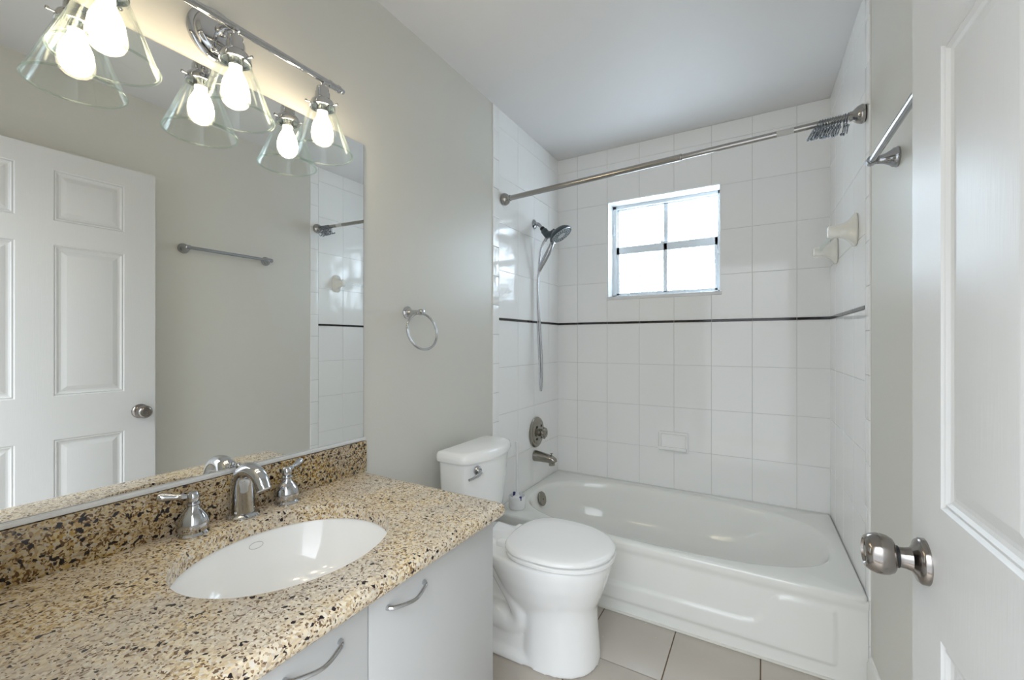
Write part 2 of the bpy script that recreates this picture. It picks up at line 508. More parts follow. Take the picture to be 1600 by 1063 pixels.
for a in ((fx0 + 0.02, fx0 + 0.034, zr0, fz1 - 0.018), (fx1 - 0.017, fx1 - 0.012, zr0, fz1 - 0.018), (xm0, xm1, zr1 - 0.004, fz1 - 0.016), (fx0 + 0.02, fx1 - 0.012, fz1 - 0.026, fz1 - 0.014)):
    box(bm, a[0], a[1], y0 + 0.022, y0 + 0.042, a[2], a[3], 0.0015)
su = obj('upper_sash', bm, M['winframe'], win, smooth=False)
bm = BM()   # lower sash, in front
for a in ((fx0 + 0.022, fx0 + 0.044, fz0 + 0.012, zr1), (fx1 - 0.034, fx1 - 0.012, fz0 + 0.012, zr1), (xm0 + 0.001, xm1 - 0.001, fz0 + 0.02, zr1), (fx0 + 0.022, fx1 - 0.012, fz0 + 0.012, fz0 + 0.03), (fx0 + 0.022, fx1 - 0.012, zr0, zr1)):
    box(bm, a[0], a[1], y0 + 0.004, y0 + 0.024, a[2], a[3], 0.0015)
sl = obj('lower_sash', bm, M['winframe'], win, smooth=False)
for (a, b, c, d, y, p) in ((fx0 + 0.03, xm0 + 0.004, zr1 - 0.01, fz1 - 0.02, y0 + 0.030, su), (xm1 - 0.004, fx1 - 0.014, zr1 - 0.01, fz1 - 0.02, y0 + 0.030, su),
                           (fx0 + 0.04, xm0 + 0.004, fz0 + 0.024, zr0 + 0.006, y0 + 0.013, sl), (xm1 - 0.004, fx1 - 0.03, fz0 + 0.024, zr0 + 0.006, y0 + 0.013, sl)):
    bm = BM(); box(bm, a, b, y, y + 0.004, c, d); obj('pane', bm, M['pane'], p, smooth=False)
bm = BM()
box(bm, 0.664, 0.707, y0 - 0.006, y0 + 0.012, zr1 - 0.006, zr1 + 0.006, 0.002); lathe(bm, [(0.007, 0), (0.007, 0.008), (0.004, 0.01)], (0.673, y0 - 0.004, zr1 + 0.003), (0, 0, 1), 14)
obj('latch', bm, M['winframe'], win)
bm = BM()
for x, za, zb in ((fx0 + 0.012, 1.90, 1.97), (fx1 - 0.008, 1.71, 1.77)): box(bm, x - 0.006, x + 0.005, y0 - 0.007, y0 + 0.002, za, zb, 0.002)
obj('sash_clip', bm, M['winframe'], win)
bm = BM(); box(bm, WX0 - 0.004, WX1 + 0.008, D - 0.012, D + 0.118, WZ0 - 0.018, WZ0 + 0.003, 0.003); obj('window_sill', bm, M['marble'], win)
bm = BM(); box(bm, WX0 - 0.05, WX1 + 0.05, D + 0.151, D + 0.17, WZ0 - 0.05, WZ1 + 0.05); obj('opening_backing', bm, M['winframe'], win, smooth=False)  # opaque sheet closing the opening behind the panes

# ------------------------------------------------------------------ door
A0 = Vector((1.447, 0.130)); A1 = Vector((1.428, 0.947))     # room face: hinge edge -> latch edge
dd = (A1 - A0); DW = dd.length; dd.normalize(); dn = Vector((-dd.y, dd.x))  # dn points to the room
if dn.x > 0: dn = -dn
DT, DZ0, DZ1 = 0.035, 0.008, 2.022
def dpt(s, dep, z): p = A0 + dd * s + dn * dep; return Vector((p.x, p.y, z))
ss = [0, 0.118, 0.353, 0.463, 0.698, DW]
zs = [DZ0, 0.225, 0.770, 0.957, 1.612, 1.716, 1.936, DZ1]
bm = BM()
for side, dep0, sg in ((0, 0.0, -1), (1, -DT, 1)):
    for i in range(5):
        for j in range(7):
            s0, s1, z0, z1 = ss[i], ss[i + 1], zs[j], zs[j + 1]
            if i in (1, 3) and j in (1, 3, 5):
                rings = []
                for ins, de in ((0, 0), (0.004, 0.0045), (0.009, 0.0025), (0.013, 0.0065), (0.018, 0.0085), (0.024, 0.0085), (0.040, 0.0035), (0.043, 0.003)):
                    rings.append([dpt(a, dep0 + sg * de, b) for a, b in ((s0 + ins, z0 + ins), (s1 - ins, z0 + ins), (s1 - ins, z1 - ins), (s0 + ins, z1 - ins))])
                ringloft(bm, rings, cap0=False)
            else:
                bm.faces.new([bm.verts.new(dpt(a, dep0, b)) for a, b in ((s0, z0), (s1, z0), (s1, z1), (s0, z1))])
for quad in (((0, DZ0), (0, DZ1)), ((DW, DZ0), (DW, DZ1)), ((0, DZ0), (DW, DZ0)), ((0, DZ1), (DW, DZ1))):
    (sa, za), (sb, zb) = quad
    bm.faces.new([bm.verts.new(dpt(*q)) for q in ((sa, 0, za), (sb, 0, zb), (sb, -DT, zb), (sa, -DT, za))])
bmesh.ops.remove_doubles(bm, verts=bm.verts[:], dist=0.0002)
door = obj('door_1', bm, M['door'], smooth=True, angle=12, origin=(A0.x, A0.y, 0)); door['kind'] = 'structure'
door['label'] = 'white six panel door standing open against the right wall'; door['category'] = 'door'
KS, KZ = DW - 0.060, 0.855
n3 = Vector((dn.x, dn.y, 0))
bm = BM()
lathe(bm, [(0.0, -0.001), (0.034, -0.001), (0.034, 0.006), (0.031, 0.010), (0.024, 0.013), (0.0175, 0.017), (0.0155, 0.024), (0.0150, 0.033), (0.0, 0.033)], dpt(KS, 0, KZ), n3, 40)
kr = obj('door_knob', bm, M['nickel'], door)
bm = BM()
lathe(bm, [(0.0, 0.037), (0.0225, 0.037), (0.0258, 0.039), (0.0292, 0.045), (0.0306, 0.052), (0.0303, 0.060), (0.0278, 0.068), (0.0235, 0.0738), (0.0195, 0.075), (0.0180, 0.0715), (0.009, 0.0705), (0.008, 0.073), (0.0, 0.0735)], dpt(KS, 0, KZ), n3, 40)
obj('grip', bm, M['nickel'], kr)
bm = BM(); lathe(bm, [(0.0, 0.032), (0.0165, 0.032), (0.0165, 0.038), (0.0, 0.038)], dpt(KS, 0, KZ), n3, 32); obj('gap_ring', bm, M['black'], kr)  # black ring paints the shaded gap between neck and grip
bm = BM()
lathe(bm, [(0.0, -0.001), (0.032, -0.001), (0.032, 0.005), (0.02, 0.009), (0.013, 0.014), (0.012, 0.020), (0.02, 0.024), (0.024, 0.03), (0.022, 0.037), (0.0, 0.039)], dpt(KS, -DT, KZ), -n3, 28)
obj('door_knob', bm, M['nickel'], door)
for z in (0.22, 1.02, 1.80):
    bm = BM(); lathe(bm, [(0.006, 0), (0.006, 0.09)], dpt(-0.006, -0.004, z), (0, 0, 1), 12); obj('hinge', bm, M['nickel'], door)

# ------------------------------------------------------------------ mirror
mr = thing('wall_mirror', 'large frameless mirror on the wall above the granite backsplash', 'mirror', (0.004, 0.59, 0.857))
bm = BM(); box(bm, 0.0015, 0.0075, 0.125, 1.031, 0.859, 1.884); obj('mirror_backing', bm, M['mirroredge'], mr, smooth=False)
bm = BM(); box(bm, 0.0076, 0.0082, 0.1255, 1.0295, 0.8595, 1.8835); obj('mirror_glass', bm, M['mirror'], mr, smooth=False)
bm = BM(); box(bm, 0.0, 0.014, 0.12, 1.034, 0.8485, 0.8570, 0.001); box(bm, 0.0105, 0.013, 0.12, 1.034, 0.8560, 0.8605, 0.0008)
obj('bottom_channel', bm, M['alu'], mr, smooth=False)

# ------------------------------------------------------------------ vanity cabinet
CX, CY0, CY1, CZ = 0.543, 0.098, 1.008, 0.7005
van = thing('vanity_cabinet', 'white two door vanity cabinet under the granite worktop', 'cabinet', (0.27, 0.553, 0))
bm = BM()
box(bm, 0.003, CX, CY1 - 0.018, CY1, 0, CZ, 0.001); box(bm, 0.003, CX, CY0, CY0 + 0.018, 0, CZ, 0.001)
box(bm, 0.003, 0.02, CY0 + 0.018, CY1 - 0.018, 0.09, CZ); box(bm, 0.02, CX, CY0 + 0.018, CY1 - 0.018, 0.09, 0.108)
box(bm, 0.47, 0.485, CY0 + 0.018, CY1 - 0.018, 0, 0.09)
box(bm, CX - 0.018, CX, CY0 + 0.018, CY1 - 0.018, CZ - 0.05, CZ); box(bm, CX - 0.018, CX, 0.548, 0.588, 0.108, CZ - 0.05)
obj('body', bm, M['cab'], van, smooth=False)
for (ya, yb, h0, h1) in ((CY0 + 0.001, 0.5665, 0.400, 0.504), (0.5695, CY1 - 0.001, 0.616, 0.723)):
    bm = BM(); box(bm, CX + 0.001, CX + 0.019, ya, yb, 0.095, CZ - 0.006, 0.0012)
    d = obj('door', bm, M['cab'], van)
    bm = BM()
    hz = 0.658; xf = CX + 0.019
    pth = smooth_path([(xf - 0.001, h0, hz), (xf + 0.006, h0 + 0.002, hz), (xf + 0.014, h0 + 0.012, hz - 0.001), (xf + 0.025, (h0 + h1) / 2, hz - 0.004), (xf + 0.014, h1 - 0.012, hz - 0.001), (xf + 0.006, h1 - 0.002, hz), (xf - 0.001, h1, hz)], 6)
    rr = lerp_list([0.0058, 0.0052, 0.0045, 0.0038, 0.0045, 0.0052, 0.0058], 6)
    tube(bm, pth, rr, 12)
    obj('handle', bm, M['chrome'], d)

# ------------------------------------------------------------------ granite worktop
EX, EY, EA, EB = 0.290, 0.587, 0.195, 0.226
GX, GY0, GY1, GZ0, GZ1 = 0.592, 0.083, 1.034, 0.701, 0.741
ct = thing('countertop', 'speckled beige and black granite worktop with a rounded front edge', 'countertop', (0.3, 0.56, GZ0))
def sdf(x, y, r=0.016):
    hx, hy = (GX - 0.001) / 2, (GY1 - GY0) / 2
    qx, qy = abs(x - 0.001 - hx) - hx + r, abs(y - GY0 - hy) - hy + r
    return math.hypot(max(qx, 0), max(qy, 0)) + min(max(qx, qy), 0) - r
per = []
for (xa, ya, xb, yb, n) in ((0.001, GY0, GX, GY0, 40), (GX, GY0, GX, GY1, 60), (GX, GY1, 0.001, GY1, 40), (0.001, GY1, 0.001, GY0, 60)):
    for k in range(n):
        s = (1 - math.cos(PI * k / n)) / 2
        per.append(math.atan2(ya + (yb - ya) * s - EY, xa + (xb - xa) * s - EX))
def orad(ang, d):
    c, s = math.cos(ang), math.sin(ang); lo, hi = 0.0, 1.2
    for _ in range(40):
        m = (lo + hi) / 2
        if sdf(EX + c * m, EY + s * m) > -d: hi = m
        else: lo = m
    return lo
def erad(ang, a, b):
    c, s = math.cos(ang), math.sin(ang); return 1 / math.sqrt((c / a) ** 2 + (s / b) ** 2)
def ring_e(a, b, z): return [Vector((EX + math.cos(g) * erad(g, a, b), EY + math.sin(g) * erad(g, a, b), z)) for g in per]
def ring_o(d, z): return [Vector((EX + math.cos(g) * orad(g, d), EY + math.sin(g) * orad(g, d), z)) for g in per]
bm = BM()
rings = [ring_e(EA, EB, GZ0), ring_e(EA, EB, GZ1 - 0.004), ring_e(EA + 0.001, EB + 0.001, GZ1 - 0.001), ring_e(EA + 0.004, EB + 0.004, GZ1)]
hr = (GZ1 - GZ0) / 2
rings.append(ring_o(hr * 1.6, GZ1))
for k in range(0, 11):
    g = PI * k / 10
    rings.append(ring_o(hr * 0.9 * (1 - math.sin(g)), (GZ0 + GZ1) / 2 + hr * math.cos(g)))
rings.append(ring_o(hr * 1.6, GZ0))
ringloft(bm, rings, closed=True)
obj('slab', bm, M['granite'], ct)
bm = BM(); box(bm, 0.001, 0.020, GY0, GY1, GZ1, 0.847, 0.0015); obj('backsplash', bm, M['granite2'], ct)

# ------------------------------------------------------------------ sink
sk = thing('sink', 'white oval undermount sink set into the granite worktop', 'sink', (EX, EY, 0.56))
bm = BM()
N = 96
def ell(cx, cy, a, b, z): return [Vector((cx + a * math.cos(2 * PI * k / N), cy + b * math.sin(2 * PI * k / N), z)) for k in range(N)]
inn = [(1.10, 0.7005), (1.012, 0.7005), (1.0, 0.694), (0.975, 0.675), (0.92, 0.640), (0.82, 0.605), (0.66, 0.580), (0.45, 0.567), (0.22, 0.561), (0.10, 0.560)]
outr = [(0.10, 0.548), (0.24, 0.549), (0.47, 0.555), (0.70, 0.568), (0.87, 0.596), (0.97, 0.634), (1.02, 0.675), (1.04, 0.690), (1.10, 0.690)]
rings = [ell(EX, EY, (EA + 0.004) * s, (EB + 0.004) * s, z) for s, z in inn + outr]
ringloft(bm, rings, closed=True)
obj('basin', bm, M['porcelain'], sk)
bm = BM(); lathe(bm, [(0.0, 0.0), (0.030, 0.0), (0.031, 0.003), (0.024, 0.0045), (0.022, 0.003), (0.0, 0.0035)], (EX, EY, 0.5605), (0, 0, 1), 32); obj('drain', bm, M['chrome'], sk)
# small oval maker's mark fired on the rear wall of the basin
bm = BM()
mk = []
for k in range(36):
    g = 2 * PI * k / 36
    dy, dz = 0.0165 * math.cos(g), 0.0075 * math.sin(g)
    y = 0.612 + dy; zf = 0.6735 + dz
    s = 1.0
    for (s0, z0), (s1, z1) in zip(inn[1:-1], inn[2:]):
        if z1 <= zf <= z0: s = s1 + (s0 - s1) * (zf - z1) / max(z0 - z1, 1e-6)
    xx = EX - (EA + 0.004) * s * math.sqrt(max(0, 1 - ((y - EY) / ((EB + 0.004) * s)) ** 2))
    mk.append((xx + 0.0006, y, zf))
tube(bm, mk, 0.0005, 6, closed=True)
obj('maker_mark', bm, simple('grey_mark', sr(165, 165, 165), 0.4), sk)

# ------------------------------------------------------------------ faucet
FZ = GZ1
fc = thing('faucet', 'chrome widespread faucet with two lever handles behind the oval sink', 'faucet', (0.048, 0.605, FZ))
bm = BM()
lathe(bm, [(0.0, 0.0), (0.038, 0.0), (0.0385, 0.004), (0.036, 0.007), (0.032, 0.010), (0.0, 0.011)], (0.046, 0.608, FZ), (0, 0, 1), 40)
P = smooth_path([(0.044, 0.608, FZ + 0.005), (0.042, 0.608, FZ + 0.035), (0.041, 0.608, FZ + 0.070), (0.046, 0.608, FZ + 0.100), (0.064, 0.608, FZ + 0.119), (0.094, 0.608, FZ + 0.122), (0.122, 0.608, FZ + 0.110), (0.138, 0.608, FZ + 0.087)], 8)
rr = lerp_list([0.0305, 0.029, 0.028, 0.0265, 0.0225, 0.0195, 0.0185, 0.018], 8)
tube(bm, P, rr, 28, flat=0.92)
sp = obj('spout', bm, M['chrome'], fc)
bm = BM(); ax = (P[-1] - P[-2]).normalized(); lathe(bm, [(0.0, -0.002), (0.0175, -0.002), (0.0175, 0.006), (0.0145, 0.008), (0.0, 0.007)], P[-1], ax, 24); obj('aerator', bm, M['chrome'], sp)
bm = BM(); lathe(bm, [(0.003, 0), (0.003, 0.118), (0.0065, 0.120), (0.0085, 0.126), (0.0065, 0.132), (0.0, 0.134)], (0.008 + 0.013, 0.608, FZ + 0.0), (0, 0, 1), 16); obj('lift_rod', bm, M['chrome'], sp)
for hy, s in ((0.490, -1), (0.720, 1)):
    hx = 0.056
    bm = BM()
    lathe(bm, [(0.0, 0.0), (0.0315, 0.0), (0.032, 0.003), (0.029, 0.006), (0.0275, 0.008), (0.0295, 0.014), (0.0325, 0.022), (0.0325, 0.030), (0.0285, 0.042), (0.0200, 0.054), (0.0135, 0.062), (0.0125, 0.068), (0.015, 0.071), (0.0145, 0.074), (0.011, 0.076), (0.0125, 0.080), (0.0135, 0.086), (0.0125, 0.093), (0.008, 0.0985), (0.0, 0.100)], (hx, hy, FZ), (0, 0, 1), 32)
    h = obj('handle', bm, M['chrome'], fc)
    bm = BM()
    b0 = Vector((hx, hy, FZ + 0.087)); b1 = Vector((hx - 0.026, hy + s * 0.060, FZ + 0.099))
    pts = [b0.lerp(b1, q) for q in (0.15, 0.25, 0.33, 0.40, 0.55, 0.75, 0.92, 1.0, 1.03)]
    tube(bm, pts, [0.006, 0.0065, 0.008, 0.006, 0.0068, 0.0085, 0.0095, 0.008, 0.003], 16)
    obj('lever', bm, M['chrome'], h)

# ------------------------------------------------------------------ vanity light
LX, LZ = 0.094, 1.966
LY = (0.325, 0.565, 0.806)
vl = thing('vanity_light', 'chrome three lamp vanity light with clear glass cone shades over the mirror', 'light fixture', (0.0, 0.565, 1.975))
bm = BM()
lathe(bm, [(0.0, 0.0), (0.067, 0.0), (0.067, 0.006), (0.063, 0.010), (0.056, 0.011), (0.054, 0.016), (0.050, 0.0175), (0.047, 0.022), (0.043, 0.024), (0.0, 0.025)], (0.0005, 0.565, 1.976), (1, 0, 0), 56)
obj('backplate', bm, M['chrome'], vl)
bm = BM()
tube(bm, smooth_path([(0.023, 0.565, 1.984), (0.05, 0.565, 1.984), (0.08, 0.565, 1.974), (LX, 0.565, LZ)], 6), 0.008, 16)
lathe(bm, [(0.014, 0.0), (0.014, 0.006), (0.010, 0.010)], (0.024, 0.565, 1.984), (1, 0, 0), 20)
obj('arm', bm, M['chrome'], vl)
bm = BM()
prof = [(0.0, -0.314), (0.0075, -0.314), (0.0085, -0.306), (0.0065, -0.303), (0.0065, -0.300), (0.0115, -0.298), (0.0115, -0.292), (0.0095, -0.290), (0.0095, -0.270), (0.0115, -0.268), (0.0115, -0.262), (0.0092, -0.260)]
full = prof + [(r, -h) for r, h in reversed(prof)]
lathe(bm, full, (LX, 0.565, LZ), (0, 1, 0), 24)
obj('bar', bm, M['chrome'], vl)
for y in LY:
    bm = BM()
    lathe(bm, [(0.0, 0.0), (0.0095, 0.0), (0.0095, -0.008), (0.006, -0.011), (0.006, -0.018), (0.011, -0.021), (0.0165, -0.024), (0.018, -0.030), (0.018, -0.036), (0.0205, -0.040), (0.0215, -0.055), (0.024, -0.060), (0.031, -0.066), (0.0345, -0.075), (0.035, -0.084), (0.033, -0.0845), (0.032, -0.076), (0.019, -0.070), (0.0165, -0.075), (0.0165, -0.096), (0.0, -0.096)], (LX, y, LZ), (0, 0, 1), 36)
    so = obj('socket', bm, M['chrome'], vl)
    for q in (0.3, 2.4, 4.5):
        bm = BM(); a = Vector((math.cos(q), math.sin(q), 0)); lathe(bm, [(0.0018, 0), (0.0018, 0.012), (0.0035, 0.012), (0.0035, 0.017)], Vector((LX, y, LZ - 0.079)) + a * 0.033, a, 10)
        obj('set_screw', bm, M['darkchrome'], so)
    zt, zb = LZ - 0.078, 1.746
    bm = BM()
    H = zt - zb
    op = [(0.0305, 0.006), (0.0315, 0.0), (0.0345, -0.012), (0.050, -H * 0.36), (0.069, -H * 0.72), (0.0835, -H + 0.003)]
    ip = [(r - 0.0028, h) for r, h in reversed(op)]
    lathe(bm, op + ip, (LX, y, zt), (0, 0, 1), 64, closed=True)
    sh = obj('glass_shade', bm, M['shade'], so)
    bm = BM(); torus(bm, (LX, y, zb + 0.002), 0.0826, 0.0025, (0, 0, 1), 64, 10); obj('rim', bm, M['shaderim'], sh)
    bm = BM()
    lathe(bm, [(0.0, -0.094), (0.0135, -0.094), (0.0138, -0.104), (0.0165, -0.112), (0.0225, -0.124), (0.0275, -0.138), (0.0295, -0.152), (0.0285, -0.166), (0.0240, -0.178), (0.0165, -0.187), (0.008, -0.1915), (0.0, -0.1925)], (LX, y, LZ), (0, 0, 1), 32)
    obj('bulb', bm, M['bulb'], so)

# ------------------------------------------------------------------ towel ring
TR = thing('towel_ring', 'chrome towel ring on the grey wall between mirror and tiles', 'towel ring', (0.0, 1.25, 1.235))
bm = BM(); lathe(bm, [(0.0, 0.0), (0.025, 0.0), (0.025, 0.005), (0.022, 0.008), (0.018, 0.011), (0.0175, 0.014), (0.0115, 0.022), (0.0095, 0.032), (0.0095, 0.060), (0.012, 0.064), (0.0125, 0.076), (0.010, 0.083), (0.0, 0.085)], (0.0005, 1.252, 1.308), (1, 0, 0), 32); obj('post', bm, M['chrome'], TR)
bm = BM(); torus(bm, (0.071, 1.262, 1.234), 0.072, 0.0048, (1, -0.14, 0.2), 64, 12); obj('ring', bm, M['chrome'], TR)

# ------------------------------------------------------------------ towel bar on the right wall
rn = Vector((-1, -TAN, 0)).normalized(); ry = Vector((-TAN, 1, 0)).normalized()
ZB = 1.706
tb = thing('towel_bar', 'chrome towel bar on the grey right wall beside the open door', 'towel bar', (RX(1.3), 1.3, ZB))
for y in (1.115, 1.56):
    bm = BM(); o = Vector((RX(y) - 0.0003, y, ZB))
    lathe(bm, [(0.0, 0.0), (0.027, 0.0), (0.028, 0.004), (0.026, 0.008), (0.0255, 0.012), (0.020, 0.018), (0.014, 0.030), (0.011, 0.042), (0.0105, 0.050), (0.0, 0.051)], o, rn, 36)
    lathe(bm, [(0.0, -0.013), (0.010, -0.013), (0.0125, -0.010), (0.0125, 0.010), (0.010, 0.013), (0.0, 0.013)], o + rn * 0.058, ry, 28)
    obj('post', bm, M['darkchrome'], tb)
bm = BM()
p0 = Vector((RX(1.115), 1.115, ZB)) + rn * 0.058; p1 = Vector((RX(1.56), 1.56, ZB)) + rn * 0.058
tube(bm, [p0, p0.lerp(p1, 0.5), p1], 0.0092, 24); obj('bar', bm, M['darkchrome'], tb)

# ------------------------------------------------------------------ shower rod and curtain hooks
YA, ZA, YB, ZB2 = 1.972, 1.962, 1.915, 1.994
r0 = Vector((0.006, YA, ZA)); r1 = Vector((RX(YB) - 0.006, YB, ZB2)); rd = (r1 - r0).normalized(); RL = (r1 - r0).length
rod = thing('shower_rod', 'long satin steel tension rod spanning the tub between the tiled walls', 'shower rod', ((r0 + r1) / 2))
bm = BM(); q = r0 + rd * (RL * 0.60); tube(bm, [r0 + rd * 0.01, q], 0.0135, 24); lathe(bm, [(0.0138, 0), (0.0145, 0.001), (0.0145, 0.006), (0.0138, 0.007)], q - rd * 0.007, rd, 24); obj('outer_tube', bm, M['steel'], rod)
bm = BM(); tube(bm, [q - rd * 0.02, r1 - rd * 0.01], 0.0112, 24); obj('inner_tube', bm, M['steel'], rod)
bm = BM(); lathe(bm, [(0.01145, 0), (0.01150, 0.055)], r0 + rd * (RL * 0.826), rd, 24); obj('paper_label', bm, M['sticker'], rod)
for o, a in ((r0, rd), (r1, -rd)):
    bm = BM(); lathe(bm, [(0.0, 0.0), (0.031, 0.0), (0.033, 0.004), (0.0325, 0.010), (0.028, 0.021), (0.020, 0.030), (0.0165, 0.034), (0.0165, 0.042), (0.0, 0.042)], o + a * 0.003, a, 36)
    f = obj('end_flange', bm, M['steel'], rod)
    bm = BM(); lathe(bm, [(0.0, -0.004), (0.0285, -0.004), (0.0285, 0.004), (0.0, 0.004)], o + a * 0.0035, a, 32); obj('rubber_pad', bm, M['black'], f)

def hook_parts(root):
    """S-curved wire hook hanging on the rod: ring over the rod, twin prongs with ball tips (local coordinates, rod centre at origin)."""
    L = root.location
    bm = BM()
    pts = [(0, 0.0158 * math.cos(g), 0.0158 * math.sin(g)) for g in [PI * (-0.30 + 1.65 * k / 16) for k in range(17)]]
    pts = [(p[0], p[1], p[2] - 0.0022) for p in pts]
    pts = [(0.004, 0.006, -0.032)] + [(0.002, 0.012, -0.018)] + pts + [(-0.002, -0.009, -0.022), (-0.003, -0.011, -0.034)]
    tube(bm, [Vector(p) + L for p in smooth_path(pts, 3)], 0.0018, 8)
    obj('wire', bm, M['hookmetal'], root)
    bm = BM()
    tube(bm, [Vector(p) + L for p in smooth_path([(0.004, 0.006, -0.030), (0.004, 0.004, -0.047), (0.003, -0.008, -0.058), (0.002, -0.018, -0.052), (0.002, -0.021, -0.038)], 5)], 0.0018, 8)
    tube(bm, [Vector(p) + L for p in smooth_path([(-0.003, -0.011, -0.032), (-0.003, -0.008, -0.050), (-0.003, 0.004, -0.060), (-0.003, 0.016, -0.054)], 5)], 0.0018, 8)
    for c in ((0.002, -0.021, -0.036), (-0.003, 0.016, -0.052)): ball(bm, Vector(c) + L, 0.0048, seg=12, rings=8)
    obj('prong', bm, M['hookmetal'], root)
HL = 'small chrome double curtain hook bunched at the right end of the shower rod'
HG = 'curtain hooks on the shower rod'
h0 = None
for k in range(12):
    c = r0 + rd * (RL - 0.050 - 0.0078 * k)
    if h0 is None:
        h0 = thing('curtain_hook', HL, 'curtain hook', c, HG); hook_parts(h0)
        h = h0
    else:
        h = h0.copy(); COL.objects.link(h); h.location = c
        for ch in h0.children:
            n = ch.copy(); COL.objects.link(n); n.parent = h
    h.rotation_euler = (random.uniform(-0.12, 0.12), (0.25 + 0.025 * k + random.uniform(-0.04, 0.04)) if k > 1 else 0.1, random.uniform(-0.08, 0.08))

# ------------------------------------------------------------------ shower head with hose
SY = 2.335
sh = thing('handheld_shower', 'dark grey handheld shower head with steel hose on the left tiled wall', 'shower head', (0.006, SY, 1.918))
bm = BM(); lathe(bm, [(0.0, 0.0), (0.029, 0.0), (0.029, 0.003), (0.024, 0.008), (0.012, 0.013), (0.0, 0.014)], (0.005, SY, 1.915), (1, 0, 0), 32); obj('flange', bm, M['darkchrome'], sh)
bm = BM(); tube(bm, smooth_path([(0.012, SY, 1.915), (0.03, SY, 1.914), (0.045, SY, 1.902), (0.062, SY, 1.880)], 6), 0.0095, 16); obj('shower_arm', bm, M['darkchrome'], sh)
bm = BM()
ad = Vector((0.62, 0, -0.78)).normalized()
c0 = Vector((0.058, SY, 1.886))
lathe(bm, [(0.0, 0.0), (0.0135, 0.0), (0.0150, 0.006), (0.0150, 0.016), (0.013, 0.020), (0.0, 0.021)], c0, ad, 20)
obj('coupling', bm, M['black'], sh)
bm = BM()
lathe(bm, [(0.0, 0.0), (0.018, 0.0), (0.021, 0.006), (0.021, 0.045), (0.017, 0.058), (0.0, 0.060)], c0 + ad * 0.019, ad, 24)
tube(bm, [(0.094, SY - 0.004, 1.842), (0.125, SY - 0.006, 1.838), (0.150, SY - 0.01, 1.845)], [0.019, 0.020, 0.024], 16)
obj('bracket', bm, M['charcoal'], sh)
hn = Vector((0.557, 0.05, -0.82)).normalized(); hc = Vector((0.186, SY - 0.008, 1.828))
bm = BM(); lathe(bm, [(0.0, -0.030), (0.030, -0.034), (0.054, -0.025), (0.068, -0.011), (0.074, 0.0), (0.074, 0.004), (0.071, 0.007), (0.0, 0.0065)], hc, hn, 48); hd = obj('head', bm, M['charcoal'], sh)
bm = BM(); lathe(bm, [(0.0665, 0.0065), (0.0705, 0.0065), (0.0715, 0.009), (0.0675, 0.010), (0.066, 0.0075)], hc, hn, 48, closed=True); lathe(bm, [(0.0, 0.0066), (0.024, 0.0066), (0.026, 0.009), (0.022, 0.010), (0.0, 0.009)], hc, hn, 32); obj('face_ring', bm, M['chrome'], hd)
bm = BM(); _, hu, hv = frame_for(hn)
for rad, cnt, rr in ((0.033, 14, 0.0042), (0.044, 20, 0.0036), (0.055, 26, 0.0042)):
    for k in range(cnt):
        g = 2 * PI * (k + 0.5 * (rad > 0.04)) / cnt
        lathe(bm, [(rr, 0.006), (rr * 0.9, 0.0095), (rr * 0.4, 0.0105), (0.0, 0.0105)], hc + hu * (rad * math.cos(g)) + hv * (rad * math.sin(g)), hn, 8)
nz = obj('nozzles', bm, simple('grey_nozzles', sr(170, 178, 182), 0.3), hd); nz['kind'] = 'stuff'
bm = BM()
tube(bm, smooth_path([(0.142, SY - 0.02, 1.790), (0.118, SY - 0.02, 1.740), (0.085, SY - 0.016, 1.690), (0.055, SY - 0.012, 1.642), (0.045, SY - 0.01, 1.622)], 6), lerp_list([0.013, 0.0165, 0.0165, 0.0125, 0.010], 6), 18)
obj('handle', bm, M['darkchrome'], sh)
bm = BM(); lathe(bm, [(0.004, 0), (0.004, 0.016), (0.006, 0.018), (0.0, 0.02)], (0.150, SY - 0.05, 1.782), (0.2, -0.3, -1), 10); obj('spray_lever', bm, M['charcoal'], hd)
bm = BM()
hp = smooth_path([(0.088, SY + 0.004, 1.820), (0.068, SY + 0.004, 1.795), (0.050, SY + 0.004, 1.750), (0.038, SY + 0.004, 1.66), (0.030, SY + 0.003, 1.50), (0.032, SY + 0.002, 1.30), (0.043, SY + 0.001, 1.08), (0.048, SY, 0.94), (0.052, SY - 0.001, 0.897), (0.058, SY - 0.002, 0.94), (0.060, SY - 0.004, 1.08), (0.047, SY - 0.006, 1.30), (0.036, SY - 0.008, 1.48), (0.036, SY - 0.009, 1.58), (0.046, SY - 0.01, 1.626)], 10)
tube(bm, hp, [0.0066 + 0.0005 * (i % 2) for i in range(len(hp))], 12)
obj('hose', bm, M['hose'], sh)
bm = BM(); tube(bm, [(0.092, SY + 0.003, 1.826), (0.076, SY + 0.004, 1.803)], [0.0105, 0.009], 14); obj('hose_nut', bm, M['darkchrome'], sh)

